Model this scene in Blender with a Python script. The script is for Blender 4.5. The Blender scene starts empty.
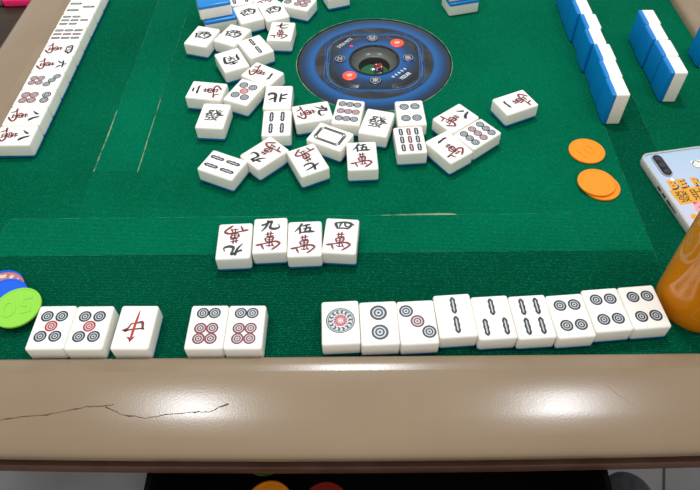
import bpy, bmesh, math, random
from mathutils import Vector, Matrix
random.seed(7)
S = 0.001                      # all lengths below are millimetres
scene = bpy.context.scene
C = scene.collection
PI = math.pi

# ------------------------------------------------------------------ camera
cd = bpy.data.cameras.new('camera'); cam = bpy.data.objects.new('camera', cd); C.objects.link(cam)
R_ = Vector((0.99992154, -0.00327564, -0.01209068)); U_ = Vector((0.01031292, 0.7631453, 0.64614464)); F_ = Vector((-0.00711041, 0.64621864, -0.7631192))
M = Matrix((R_, U_, -F_)).transposed().to_4x4(); M.translation = Vector((0, 0, 444.2142)) * S
cam.matrix_world = M
cd.sensor_width = 36; cd.lens = 619.676 / 700 * 36
cd.shift_x = (350 - 356.451) / 700; cd.shift_y = (220.924 - 245) / 700
cd.clip_start = 0.01; cd.clip_end = 50
scene.camera = cam

# ------------------------------------------------------------------ world, lamps, exposure
w = bpy.data.worlds.new('world'); scene.world = w; w.use_nodes = True
w.node_tree.nodes['Background'].inputs[0].default_value = (1.0, 0.97, 0.92, 1)
w.node_tree.nodes['Background'].inputs[1].default_value = 0.37
def lamp(x, y, z, size, power, col=(0.9, 0.95, 1.0)):
    l = bpy.data.lights.new('ceiling_lamp', 'AREA'); l.shape = 'DISK'; l.size = size * S; l.energy = power; l.color = col
    o = bpy.data.objects.new('ceiling_lamp', l); C.objects.link(o); o.location = Vector((x, y, z)) * S
    return o
lamp(-520, 225, 1500, 120, 2.9)
lamp(600, 225, 1500, 120, 2.9)
lamp(-22, 930, 1500, 160, 7.5)
vs = scene.view_settings
vs.view_transform = 'Standard'; vs.look = 'None'; vs.gamma = 1; vs.exposure = 0.78; vs.use_curve_mapping = False

# ------------------------------------------------------------------ materials
def lin(c):
    return tuple(((v / 255) / 12.92 if v / 255 <= 0.04045 else ((v / 255 + 0.055) / 1.055) ** 2.4) for v in c) + (1,)
def mat(name, col, rough=0.5, spec=0.5, metal=0.0, **kw):
    m = bpy.data.materials.new(name); m.use_nodes = True
    b = m.node_tree.nodes['Principled BSDF']
    b.inputs['Base Color'].default_value = lin(col); b.inputs['Roughness'].default_value = rough
    b.inputs['Specular IOR Level'].default_value = spec; b.inputs['Metallic'].default_value = metal
    for k, v in kw.items(): b.inputs[k.replace('_', ' ')].default_value = v
    return m
def nodes(m): return m.node_tree.nodes, m.node_tree.links, m.node_tree.nodes['Principled BSDF']
def mottled(name, c1, c2, scale, rough=0.5, spec=0.5, bump=0.0, bscale=None, stretch=(1, 1, 1), lo=0.35, hi=0.65):
    m = mat(name, c1, rough, spec); n, l, b = nodes(m)
    tc = n.new('ShaderNodeTexCoord'); mp = n.new('ShaderNodeMapping'); mp.inputs['Scale'].default_value = stretch
    l.new(tc.outputs['Object'], mp.inputs['Vector'])
    no = n.new('ShaderNodeTexNoise'); no.inputs['Scale'].default_value = scale; no.inputs['Detail'].default_value = 4
    l.new(mp.outputs[0], no.inputs['Vector'])
    r = n.new('ShaderNodeValToRGB'); r.color_ramp.elements[0].position = lo; r.color_ramp.elements[1].position = hi
    r.color_ramp.elements[0].color = lin(c1); r.color_ramp.elements[1].color = lin(c2)
    l.new(no.outputs['Fac'], r.inputs[0]); l.new(r.outputs[0], b.inputs['Base Color'])
    if bump:
        n2 = n.new('ShaderNodeTexNoise'); n2.inputs['Scale'].default_value = bscale or scale; n2.inputs['Detail'].default_value = 2
        l.new(mp.outputs[0], n2.inputs['Vector'])
        bp = n.new('ShaderNodeBump'); bp.inputs['Strength'].default_value = bump; bp.inputs['Distance'].default_value = 0.0006
        l.new(n2.outputs['Fac'], bp.inputs['Height']); l.new(bp.outputs[0], b.inputs['Normal'])
    return m
def felt_mat(name, dark, mid, light):
    """woven cloth: broad worn tone, rows of short weave dashes with lighter threads"""
    m = mat(name, mid, 0.95, 0.03); n, l, b = nodes(m)
    tc = n.new('ShaderNodeTexCoord')
    big = n.new('ShaderNodeTexNoise'); big.inputs['Scale'].default_value = 7; big.inputs['Detail'].default_value = 5
    l.new(tc.outputs['Object'], big.inputs['Vector'])
    mp = n.new('ShaderNodeMapping'); mp.inputs['Scale'].default_value = (1, 1.9, 1); l.new(tc.outputs['Object'], mp.inputs['Vector'])
    fine = n.new('ShaderNodeTexNoise'); fine.inputs['Scale'].default_value = 430; fine.inputs['Detail'].default_value = 2
    l.new(mp.outputs[0], fine.inputs['Vector'])
    wv = n.new('ShaderNodeTexBrick'); wv.inputs['Scale'].default_value = 160; wv.inputs['Color1'].default_value = (1, 1, 1, 1); wv.inputs['Color2'].default_value = (.75, .75, .75, 1)
    wv.inputs['Mortar'].default_value = (0, 0, 0, 1); wv.inputs['Mortar Size'].default_value = 0.05; wv.inputs['Mortar Smooth'].default_value = 1
    l.new(tc.outputs['Object'], wv.inputs['Vector'])
    r1 = n.new('ShaderNodeValToRGB'); e = r1.color_ramp.elements
    e[0].position = 0.30; e[0].color = lin(dark); e[1].position = 0.68; e[1].color = lin(mid)
    l.new(big.outputs['Fac'], r1.inputs[0])
    r2 = n.new('ShaderNodeMapRange'); r2.inputs['From Min'].default_value = 0.52; r2.inputs['From Max'].default_value = 0.78; r2.inputs['To Min'].default_value = 0; r2.inputs['To Max'].default_value = 0.7
    l.new(fine.outputs['Fac'], r2.inputs[0])
    mx = n.new('ShaderNodeMixRGB'); mx.inputs[2].default_value = lin(light); l.new(r2.outputs[0], mx.inputs[0]); l.new(r1.outputs[0], mx.inputs[1])
    m2 = n.new('ShaderNodeMixRGB'); m2.blend_type = 'MULTIPLY'; m2.inputs[0].default_value = 0.5; l.new(mx.outputs[0], m2.inputs[1]); l.new(wv.outputs['Color'], m2.inputs[2])
    l.new(m2.outputs[0], b.inputs['Base Color'])
    ad = n.new('ShaderNodeMath'); ad.operation = 'ADD'; l.new(fine.outputs['Fac'], ad.inputs[0]); l.new(wv.outputs['Fac'], ad.inputs[1])
    bp = n.new('ShaderNodeBump'); bp.inputs['Strength'].default_value = 0.8; bp.inputs['Distance'].default_value = 0.0008
    l.new(ad.outputs[0], bp.inputs['Height']); l.new(bp.outputs[0], b.inputs['Normal'])
    return m

FELT = felt_mat('green_cloth', (0, 98, 66), (0, 118, 81), (16, 152, 116))
FELT_PANEL = felt_mat('green_cloth_panel', (0, 102, 71), (0, 122, 86), (20, 156, 120))
FELT_SIDE = felt_mat('green_cloth_side', (0, 93, 63), (0, 111, 76), (16, 148, 112))
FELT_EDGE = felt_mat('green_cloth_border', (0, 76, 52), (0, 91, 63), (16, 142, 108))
SEAM = mottled('frayed_seam', (0, 84, 58), (50, 122, 92), 90, 0.9, 0.1, lo=0.4, hi=0.7)
SEAM2 = mottled('worn_seam', (40, 110, 80), (150, 158, 128), 90, 0.9, 0.1, lo=0.35, hi=0.65)
IVORY = mat('ivory_plastic', (247, 244, 235), 0.2, 0.5, Subsurface_Weight=0.12, Subsurface_Scale=0.002)
IVORY.node_tree.nodes['Principled BSDF'].inputs['Subsurface Radius'].default_value = (1.0, 0.85, 0.6)
BLUE = mat('blue_plastic', (6, 124, 200), 0.28, 0.5)
INK = mat('black_ink', (38, 38, 46), 0.45)
INK_G = mat('dark_green_ink', (48, 62, 58), 0.45)
RED = mat('maroon_ink', (118, 34, 44), 0.45)
REDB = mat('bright_red_ink', (180, 34, 44), 0.45)
WHITEINK = mat('white_engraving', (225, 226, 226), 0.4)
PALE = mat('pale_blue_engraving', (192, 200, 204), 0.4)
RIM = mottled('tan_plastic', (136, 115, 91), (145, 124, 99), 6, 0.21, 0.5, bump=0.045, bscale=700)
LIP = mottled('tan_plastic_lip', (134, 115, 92), (144, 125, 102), 20, 0.24, 0.5, bump=0.06, bscale=700)
CRACK = mat('crack_line', (92, 62, 40), 0.9)
BROWN = mottled('reddish_brown_trim', (80, 54, 43), (96, 66, 53), 30, 0.45, 0.3)
BLACK = mat('black_plastic', (14, 14, 15), 0.5, 0.3)
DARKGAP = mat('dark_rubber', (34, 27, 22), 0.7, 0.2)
ORANGE = mat('orange_plastic', (248, 144, 24), 0.42, 0.4, Subsurface_Weight=0.1, Subsurface_Scale=0.002)
LIME = mat('lime_plastic', (142, 212, 66), 0.42, 0.4)
CHIPBLUE = mat('chip_blue', (4, 92, 222), 0.35, 0.4)
PINKCHIP = mat('chip_pink', (186, 112, 112), 0.45, 0.4)
CREAM = mat('cream_mark', (222, 200, 170), 0.5)
GREENCHIP = mat('chip_green', (60, 120, 50), 0.45)
REDCHIP = mat('chip_red', (150, 30, 20), 0.45)

# ------------------------------------------------------------------ mesh helpers
def obj(name, bm, mats, parent=None, smooth=35, loc=None, rotz=0.0):
    me = bpy.data.meshes.new(name)
    for v in bm.verts: v.co *= S
    bm.to_mesh(me); bm.free()
    for m in (mats if isinstance(mats, (list, tuple)) else [mats]): me.materials.append(m)
    if smooth:
        me.shade_smooth()
        try: me.set_sharp_from_angle(angle=math.radians(smooth))
        except Exception: pass
    o = bpy.data.objects.new(name, me); C.objects.link(o)
    if parent: o.parent = parent
    if loc is not None: o.location = Vector(loc) * S
    o.rotation_euler.z = rotz
    return o
def empty(name, loc, rotz=0.0):
    o = bpy.data.objects.new(name, None); C.objects.link(o); o.empty_display_size = 0.01
    o.location = Vector(loc) * S; o.rotation_euler.z = rotz
    return o
def tag(o, label=None, cat=None, group=None, kind=None):
    if label: o['label'] = label
    if cat: o['category'] = cat
    if group: o['group'] = group
    if kind: o['kind'] = kind
    return o
def box(bm, x0, x1, y0, y1, z0, z1, bev=0, seg=2, mi=0):
    r = bmesh.ops.create_cube(bm, size=1)
    vs_ = r['verts']
    for v in vs_:
        v.co = Vector(((x0 + x1) / 2 + v.co.x * (x1 - x0), (y0 + y1) / 2 + v.co.y * (y1 - y0), (z0 + z1) / 2 + v.co.z * (z1 - z0)))
    fs = set(f for v in vs_ for f in v.link_faces)
    for f in fs: f.material_index = mi
    if bev:
        es = list(set(e for v in vs_ for e in v.link_edges))
        bmesh.ops.bevel(bm, geom=es, offset=bev, segments=seg, profile=0.5, affect='EDGES')
def poly(bm, pts, mi=0):
    f = bm.faces.new([bm.verts.new(Vector(p)) for p in pts]); f.material_index = mi; return f
def lathe(bm, prof, n=48, cx=0, cy=0, mi=0, a0=0, closed=True):
    rings = []
    for r, z in prof:
        if r < 1e-6: rings.append([bm.verts.new((cx, cy, z))])
        else: rings.append([bm.verts.new((cx + r * math.cos(a0 + 2 * PI * k / n), cy + r * math.sin(a0 + 2 * PI * k / n), z)) for k in range(n)])
    for a, b in zip(rings, rings[1:]):
        for k in range(n):
            k2 = (k + 1) % n
            if len(a) == 1 and len(b) == 1: continue
            if len(a) == 1: f = bm.faces.new((a[0], b[k2], b[k]))
            elif len(b) == 1: f = bm.faces.new((a[k], a[k2], b[0]))
            else: f = bm.faces.new((a[k], a[k2], b[k2], b[k]))
            f.material_index = mi
def ring(bm, cx, cy, r0, r1, z, mi=0, n=28):
    """flat ring r0..r1 (disc when r0 = 0), facing up"""
    if r0 <= 0: poly(bm, [(cx + r1 * math.cos(2 * PI * k / n), cy + r1 * math.sin(2 * PI * k / n), z) for k in range(n)], mi); return
    a = [bm.verts.new((cx + r0 * math.cos(2 * PI * k / n), cy + r0 * math.sin(2 * PI * k / n), z)) for k in range(n)]
    b = [bm.verts.new((cx + r1 * math.cos(2 * PI * k / n), cy + r1 * math.sin(2 * PI * k / n), z)) for k in range(n)]
    for k in range(n):
        f = bm.faces.new((a[k], b[k], b[(k + 1) % n], a[(k + 1) % n])); f.material_index = mi
def catmull(pts, sub=4):
    if len(pts) < 3: return pts
    P = [pts[0]] + list(pts) + [pts[-1]]; out = []
    for i in range(1, len(P) - 2):
        for s in range(sub):
            t = s / sub
            out.append(tuple(0.5 * (2 * b + (c - a) * t + (2 * a - 5 * b + 4 * c - d) * t * t + (3 * b - a - 3 * c + d) * t ** 3) for a, b, c, d in zip(P[i - 1], P[i], P[i + 1], P[i + 2])))
    out.append(tuple(P[-2])); return out
def brush(bm, pts, z, mi=0, closed=False, fz=None, smooth=True, bw=1.0):
    """ink stroke through (x, y, width) points, lying at height z"""
    q = catmull(pts) if smooth and not closed else list(pts)
    n = len(q); L = []; Rr = []
    for i, (x, y, wd) in enumerate(q):
        a = q[(i - 1) % n] if closed or i > 0 else q[i]; b = q[(i + 1) % n] if closed or i < n - 1 else q[i]
        dx, dy = b[0] - a[0], b[1] - a[1]; d = math.hypot(dx, dy) or 1
        nx, ny = -dy / d * wd / 2 * bw, dx / d * wd / 2 * bw
        h = (lambda X, Y: z + (fz(X, Y) if fz else 0))
        L.append(bm.verts.new((x + nx, y + ny, h(x + nx, y + ny)))); Rr.append(bm.verts.new((x - nx, y - ny, h(x - nx, y - ny))))
    for i in range(n if closed else n - 1):
        j = (i + 1) % n
        f = bm.faces.new((Rr[i], Rr[j], L[j], L[i])); f.material_index = mi
_glyphs = {}
def glyph(bm, ch, cx, cy, w_, h_, z, mi=0, rot=0.0, shear=0.0, bold=0.0):
    """lettering set as filled outlines, scaled to w_ x h_ and centred on cx, cy"""
    key = (ch, bold)
    if key not in _glyphs:
        c = bpy.data.curves.new('t', 'FONT'); c.body = ch; c.size = 1; c.offset = bold; c.resolution_u = 3
        o = bpy.data.objects.new('t', c); C.objects.link(o); bpy.context.view_layer.update()
        me = bpy.data.meshes.new_from_object(o.evaluated_get(bpy.context.evaluated_depsgraph_get()))
        vs_ = [(v.co.x, v.co.y) for v in me.vertices]; fs = [tuple(p.vertices) for p in me.polygons]
        bpy.data.objects.remove(o); bpy.data.curves.remove(c); bpy.data.meshes.remove(me)
        _glyphs[key] = (vs_, fs)
    vs_, fs = _glyphs[key]
    x0 = min(v[0] for v in vs_); x1 = max(v[0] for v in vs_); y0 = min(v[1] for v in vs_); y1 = max(v[1] for v in vs_)
    cr, sr = math.cos(rot), math.sin(rot); out = []
    for x, y in vs_:
        X = ((x - x0) / (x1 - x0) - 0.5) * w_; Y = ((y - y0) / (y1 - y0) - 0.5) * h_; X += shear * Y
        out.append(bm.verts.new((cx + X * cr - Y * sr, cy + X * sr + Y * cr, z)))
    for f in fs:
        try: g = bm.faces.new([out[i] for i in f]); g.material_index = mi
        except ValueError: pass

# ------------------------------------------------------------------ layout numbers
CX, CY, HALF = 18.0, 626.7, 395.6
CR = 92.5
ZT = 0.25                       # top of the cloth inlays

# ------------------------------------------------------------------ floor and side table
bm = bmesh.new(); box(bm, -3000, 3000, -2000, 4000, -780, -760)
fl = obj('floor', bm, mat('floor_tile', (110, 110, 112), 0.45), smooth=0)
m = fl.data.materials[0]; n, l, b = nodes(m)
tc = n.new('ShaderNodeTexCoord'); mp = n.new('ShaderNodeMapping'); mp.inputs['Rotation'].default_value = (0, 0, 0.328); mp.inputs['Location'].default_value = (-0.410, 0.14, 0); l.new(tc.outputs['Object'], mp.inputs['Vector'])
br = n.new('ShaderNodeTexBrick'); br.inputs['Scale'].default_value = 1.0; br.offset = 0.0
br.inputs['Brick Width'].default_value = 0.6; br.inputs['Row Height'].default_value = 0.6
br.inputs['Mortar Size'].default_value = 0.003
br.inputs['Mortar'].default_value = lin((35, 30, 28)); br.inputs['Color1'].default_value = lin((112, 111, 112)); br.inputs['Color2'].default_value = lin((106, 105, 107))
no = n.new('ShaderNodeTexNoise'); no.inputs['Scale'].default_value = 9; no.inputs['Detail'].default_value = 6; l.new(tc.outputs['Object'], no.inputs['Vector'])
mx = n.new('ShaderNodeMixRGB'); mx.blend_type = 'OVERLAY'; mx.inputs[0].default_value = 0.35
l.new(mp.outputs[0], br.inputs['Vector']); l.new(br.outputs['Color'], mx.inputs[1]); l.new(no.outputs['Fac'], mx.inputs[2]); l.new(mx.outputs[0], b.inputs['Base Color'])
fl['kind'] = 'structure'

# ------------------------------------------------------------------ the mahjong table
table = tag(empty('mahjong_table', (CX, CY, -760)), 'automatic mahjong table with green cloth, tan plastic rim and blue round centre console', 'table')
def tpart(name, bm, mats, parent=None, smooth=35):
    """part of the table, built in world millimetres"""
    base = Vector((CX, CY, -760))
    bmesh.ops.translate(bm, vec=-base, verts=bm.verts)
    return obj(name, bm, mats, parent or table, smooth)

# green cloth with the round opening
bm = bmesh.new(); NN = 96
def sq(a, h):
    c, s_ = math.cos(a), math.sin(a); k = h / max(abs(c), abs(s_)); return CX + c * k, CY + s_ * k
HI = 288.0
inner = [bm.verts.new((CX + (CR + .3) * math.cos(2 * PI * k / NN), CY + (CR + .3) * math.sin(2 * PI * k / NN), 0)) for k in range(NN)]
low = [bm.verts.new((v.co.x, v.co.y, -2.5)) for v in inner]
mid = [bm.verts.new(sq(2 * PI * k / NN, HI) + (0,)) for k in range(NN)]
outr = [bm.verts.new(sq(2 * PI * k / NN, HALF + 1) + (0,)) for k in range(NN)]
for k in range(NN):
    j = (k + 1) % NN
    bm.faces.new((low[k], inner[k], inner[j], low[j]))
    bm.faces.new((inner[k], mid[k], mid[j], inner[j]))
    f = bm.faces.new((mid[k], outr[k], outr[j], mid[j])); f.material_index = 2
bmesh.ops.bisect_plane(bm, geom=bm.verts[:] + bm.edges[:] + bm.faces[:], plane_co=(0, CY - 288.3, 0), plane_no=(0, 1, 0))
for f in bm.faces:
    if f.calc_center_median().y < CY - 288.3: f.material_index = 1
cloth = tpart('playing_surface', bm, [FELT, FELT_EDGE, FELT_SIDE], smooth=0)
cloth['label'] = 'green woven cloth playing surface'
# frayed rim of the opening
bm = bmesh.new(); ring(bm, CX, CY, CR + .2, CR + 1.0, 0.12, 0, 96); tpart('cloth_hole_edge', bm, SEAM2, cloth, 0)
# four cloth covered lifting panels in a pinwheel
def rotq(x, y, q):
    dx, dy = x - CX, y - CY
    for _ in range(q): dx, dy = -dy, dx
    return CX + dx, CY + dy
for q in range(4):
    x0, x1, y0, y1 = CX - 353, CX + 182, CY - 288.3, CY - 244
    if q == 0: x0 = CX - 390
    a = rotq(x0, y0, q); b_ = rotq(x1, y1, q)
    X0, X1 = sorted((a[0], b_[0])); Y0, Y1 = sorted((a[1], b_[1]))
    if q == 0: X0 = CX - 353
    bm = bmesh.new(); box(bm, X0, X1, Y0, Y1, -3, 0.2)
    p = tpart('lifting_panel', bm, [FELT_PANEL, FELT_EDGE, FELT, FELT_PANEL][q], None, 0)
    bm = bmesh.new()
    for (ax, ay, bx_, by_) in ((X0, Y0, X1, Y0), (X1, Y0, X1, Y1), (X1, Y1, X0, Y1), (X0, Y1, X0, Y0)):
        L_ = math.hypot(bx_ - ax, by_ - ay); k = max(2, int(L_ / 6))
        pts = [(ax + (bx_ - ax) * i / k + random.uniform(-.12, .12), ay + (by_ - ay) * i / k + random.uniform(-.12, .12), random.uniform(.25, .75)) for i in range(k + 1)]
        brush(bm, pts, 0.23, 0, smooth=False)
    if q == 0:
        brush(bm, [(20, 382.7, .5), (45, 383.2, 1.5), (75, 383.4, 2.0), (86, 383.2, 1.5), (90, 382.8, .5)], 0.24, 1)
    if q == 3:
        brush(bm, [(-270.5, 445, 1.0), (-270.2, 455, 1.8), (-270.4, 470, 1.2), (-269.8, 500, 1.4), (-270.3, 540, .8)], 0.24, 1)
        brush(bm, [(-225.5, 443, .8), (-225.3, 470, 1.2), (-225.6, 500, .7), (-225.2, 560, .6)], 0.24, 1)
    tpart('cloth_seam', bm, [SEAM, SEAM2], p, 0)

# moulded plastic rim swept round the square
def rim_point(side, s, off, bow=0.0):
    """side 0 front,1 right,2 back,3 left ; s in -1..1 along the side"""
    x, y = s * HALF, -HALF - off * (1 + bow * (1 - s * s))
    for _ in range(side): x, y = -y, x
    return adj(CX + x, CY + y)
def adj(x, y):
    d = (CY - HALF) - y      # the front lip sits a touch further in
    return (x, y + 2.2 * max(0, 1 - d / 50)) if d > -.01 else (x, y)
def sweep(prof, bowk=0.10, nside=28, ncorner=8):
    bm = bmesh.new(); stations = []
    for side in range(4):
        for i in range(nside + 1):
            s = -1 + 2 * i / nside
            stations.append([rim_point(side, s, o, bowk * max(0, min(1, o / 40))) + (z,) for o, z in prof])
        for i in range(1, ncorner):
            t = (PI / 2) * i / ncorner; row = []
            for o, z in prof:
                x, y = HALF + o * math.sin(t), -HALF - o * math.cos(t)
                for _ in range(side): x, y = -y, x
                row.append(adj(CX + x, CY + y) + (z,))
            stations.append(row)
    V = [[bm.verts.new(p) for p in row] for row in stations]; N = len(V)
    for i in range(N):
        j = (i + 1) % N
        for k in range(len(prof) - 1):
            try: bm.faces.new((V[i][k], V[i][k + 1], V[j][k + 1], V[j][k]))
            except ValueError: pass
    bmesh.ops.remove_doubles(bm, verts=bm.verts, dist=0.01)
    bmesh.ops.recalc_face_normals(bm, faces=bm.faces)
    return bm
RIMPROF = [(14, 10.4), (18, 9.9), (22, 9.3), (26, 8.6), (30, 7.8), (34, 6.9), (38, 6.0), (42, 5.1), (46, 4.1), (50, 3.0), (54, 1.9), (58, .6), (61, -.7), (65, -2.3), (67, -4.6), (67.8, -7.5), (67.3, -11), (63, -12.5)]
def rimz(off):
    for (a, za), (b, zb) in zip(RIMPROF, RIMPROF[1:]):
        if a <= off <= b: return za + (zb - za) * (off - a) / (b - a)
    return 7.6
rim = tpart('table_rim', sweep(RIMPROF), RIM, None, 50); rim['label'] = 'glossy tan plastic rim'
lipo = tpart('inner_lip', sweep([(0, -3), (.3, 3), (1.4, 6.8), (3.2, 9.2), (6, 10.3), (10, 10.6), (14, 10.4)]), LIP, rim, 50)
lipo['label'] = 'grainy raised inner edge of the rim'
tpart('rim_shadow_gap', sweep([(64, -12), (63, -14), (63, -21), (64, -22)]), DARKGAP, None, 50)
band = tpart('trim_band', sweep([(63, -19.5), (68.5, -19.8), (69.2, -21), (69.2, -30), (68, -31), (61, -31)]), BROWN, None, 50)
band['label'] = 'reddish brown strip under the rim'
# crack in the front rim
def on_rim(x, y): return rimz(((CY - y) - HALF) / (1 + .10 * (1 - ((x - CX) / HALF) ** 2))) + .12
import json
CRK = [(-266.8, 183.0), (-240.5, 184.8), (-219.0, 188.5), (-195.5, 190.5), (-176.6, 194.2), (-167.4, 196.0), (-155.8, 196.6), (-145.0, 197.2)]
CRK2 = [(-152.5, 195.4), (-141.0, 190.4), (-123.0, 187.4), (-108.0, 189.4), (-88.6, 191.5), (-75.2, 191.7), (-58.0, 198.5)]
bm = bmesh.new()
for c_ in (CRK, CRK2):
    pts = []; c_ = [(x - 38, y - 3.2) for x, y in c_]
    for (ax, ay), (bx_, by_) in zip(c_, c_[1:]):
        for k in range(5):
            t = k / 5; pts.append((ax + (bx_ - ax) * t + random.uniform(-.4, .4), ay + (by_ - ay) * t + random.uniform(-.45, .45), random.choice([.3, .4, .5, .6, 1.1])))
    brush(bm, pts, 0, 0, fz=on_rim, smooth=False)
tpart('crack', bm, CRACK, rim, 0)
bm = bmesh.new(); brush(bm, [(181, 207, .15), (188, 200, .3), (196, 194, .3), (201, 190, .15)], 0, 0, fz=on_rim); tpart('scratch', bm, mat('scratch', (176, 162, 142), .5), rim, 0)

# body and open chip drawer under the front edge
bm = bmesh.new(); box(bm, CX - 380, CX + 380, CY - 330, CY + 380, -150, -30, 6, 2); tpart('table_body', bm, BLACK)
bm = bmesh.new(); box(bm, CX - 130, CX + 130, CY - 130, CY + 130, -700, -150, 8, 2); box(bm, CX - 260, CX + 260, CY - 260, CY + 260, -760, -700, 15, 3); tpart('pedestal', bm, BLACK)
bm = bmesh.new()
box(bm, -164, 184, 60, 300, -95, -92); box(bm, -164, -160, 60, 300, -92, -36); box(bm, 180, 184, 60, 300, -92, -36); box(bm, -164, 184, 56, 60, -95, -36)
drw = tpart('chip_drawer', bm, mat('matt_black', (9, 9, 10), .9, .05), None, 0); drw['label'] = 'open black chip drawer'

# ---- centre console
def radial_mat(name, stops, rough, weave=0.0, noise=0.0):
    m = mat(name, (0, 0, 0), rough); n, l, b = nodes(m)
    tc = n.new('ShaderNodeTexCoord'); vm = n.new('ShaderNodeVectorMath'); vm.operation = 'SUBTRACT'; vm.inputs[1].default_value = (0, 0, 0.76)
    sep = n.new('ShaderNodeSeparateXYZ'); l.new(tc.outputs['Object'], sep.inputs[0])
    cmb = n.new('ShaderNodeCombineXYZ'); l.new(sep.outputs[0], cmb.inputs[0]); l.new(sep.outputs[1], cmb.inputs[1])
    ln = n.new('ShaderNodeVectorMath'); ln.operation = 'LENGTH'; l.new(cmb.outputs[0], ln.inputs[0])
    mr = n.new('ShaderNodeMapRange'); mr.inputs['From Min'].default_value = 0; mr.inputs['From Max'].default_value = 0.0925
    l.new(ln.outputs['Value'], mr.inputs[0])
    r = n.new('ShaderNodeValToRGB'); e = r.color_ramp.elements
    while len(e) > 1: e.remove(e[-1])
    e[0].position = stops[0][0] / 92.5; e[0].color = lin(stops[0][1])
    for p, c in stops[1:]:
        q = e.new(p / 92.5); q.color = lin(c)
    src = r.outputs[0]
    if noise:
        no = n.new('ShaderNodeTexNoise'); no.inputs['Scale'].default_value = 60; no.inputs['Detail'].default_value = 6; no.inputs['Distortion'].default_value = 1.5
        l.new(tc.outputs['Object'], no.inputs['Vector'])
        add = n.new('ShaderNodeMath'); add.operation = 'MULTIPLY_ADD'; add.inputs[1].default_value = noise; l.new(no.outputs['Fac'], add.inputs[0]); l.new(mr.outputs[0], add.inputs[2])
        sb = n.new('ShaderNodeMath'); sb.operation = 'SUBTRACT'; sb.inputs[1].default_value = noise / 2; l.new(add.outputs[0], sb.inputs[0]); l.new(sb.outputs[0], r.inputs[0])
    else: l.new(mr.outputs[0], r.inputs[0])
    if weave:
        mp = n.new('ShaderNodeMapping'); mp.inputs['Rotation'].default_value = (0, 0, 0.785); l.new(tc.outputs['Object'], mp.inputs['Vector'])
        ck = n.new('ShaderNodeTexChecker'); ck.inputs['Scale'].default_value = 700; ck.inputs['Color1'].default_value = (1, 1, 1, 1); ck.inputs['Color2'].default_value = (.55, .6, .65, 1)
        l.new(mp.outputs[0], ck.inputs['Vector'])
        mm = n.new('ShaderNodeMixRGB'); mm.blend_type = 'MULTIPLY'; mm.inputs[0].default_value = weave; l.new(src, mm.inputs[1]); l.new(ck.outputs['Color'], mm.inputs[2]); src = mm.outputs[0]
    l.new(src, b.inputs['Base Color'])
    return m
RINGM = radial_mat('blue_carbon_ring', [(70, (0, 70, 130)), (74, (0, 92, 158)), (79, (0, 76, 132)), (85, (6, 50, 84)), (92, (22, 34, 44))], 0.2, weave=0.5)
PANELM = radial_mat('blue_black_panel', [(29, (0, 90, 158)), (36, (0, 76, 138)), (43, (8, 54, 92)), (51, (24, 38, 54)), (56, (22, 28, 36)), (75, (18, 20, 26))], 0.25, noise=.10)
MARBLE = mottled('black_marble_plastic', (28, 29, 33), (58, 60, 64), 55, 0.3, 0.5, lo=0.45, hi=0.75)
LINEB = mat('blue_line_print', (24, 98, 160), 0.35); LINEB2 = mat('deep_blue_line_print', (16, 78, 140), 0.35)
BOWL = mat('smoky_grey_plastic', (96, 98, 92), 0.25); BOWLD = mat('bowl_edge_and_wall_shade', (18, 18, 20), 0.3)
GREENB = mat('green_bowl_felt', (20, 96, 52), 0.8)
BTN = mat('black_button', (22, 22, 28), 0.25); BTNR = mat('red_orange_button', (250, 76, 50), 0.35, Emission_Color=lin((250, 70, 45)), Emission_Strength=0.15)
GREYP = mat('grey_print', (172, 172, 180), 0.5); WHITEP = mat('white_print', (225, 226, 230), 0.5); PINKP = mat('pink_print', (235, 190, 195), 0.5)
LED_R = mat('red_led', (235, 30, 60), 0.3, Emission_Color=lin((240, 20, 50)), Emission_Strength=0.5)
LED_B = mat('blue_led', (40, 60, 255), 0.3, Emission_Color=lin((30, 50, 255)), Emission_Strength=0.7)
bm = bmesh.new()
lathe(bm, [(69, .2), (72, .35), (88, .1), (91.6, -.6), (92.3, -4)], 96, CX, CY); bmesh.ops.recalc_face_normals(bm, faces=bm.faces)
for f in bm.faces:
    if f.normal.z < -0.1: f.normal_flip()
console = tpart('centre_console', bm, RINGM); console['label'] = 'round blue console with dice bowl and buttons'
bm = bmesh.new(); ring(bm, CX, CY, 29.3, 71, .3, 0, 96); tpart('marbled_ring', bm, MARBLE, console, 0)
def rsq(h, r, z, wd, mi, bm, rot=0.0, cx=CX, cy=CY, bulge=0.0):
    pts = []
    for q in range(4):
        for k in range(7):
            a = PI / 2 * q + PI / 2 * k / 6
            pts.append((math.cos(a) * r + (h - r) * (1 if q in (0, 3) else -1), math.sin(a) * r + (h - r) * (1 if q < 2 else -1)))
    out = []
    for i, (x, y) in enumerate(pts):
        x2, y2 = pts[(i + 1) % len(pts)]
        seg = 6 if math.hypot(x2 - x, y2 - y) > 15 else 1
        for s_ in range(seg):
            X = x + (x2 - x) * s_ / seg; Y = y + (y2 - y) * s_ / seg
            if bulge:
                ang = math.atan2(Y, X); f_ = 1 + bulge * abs(math.cos(2 * ang)) ** 2; X *= f_; Y *= f_
            out.append((cx + X * math.cos(rot) - Y * math.sin(rot), cy + X * math.sin(rot) + Y * math.cos(rot)))
    if wd is None:
        poly(bm, [(x, y, z) for x, y in out], mi)
    else: brush(bm, [(x, y, wd) for x, y in out], z, mi, closed=True)
    return out
bm = bmesh.new()   # raised rounded-square control panel with the bowl opening
A = rsq(52, 34, .8, .1, 0, bmesh.new(), bulge=.03)
NA = 96
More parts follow.
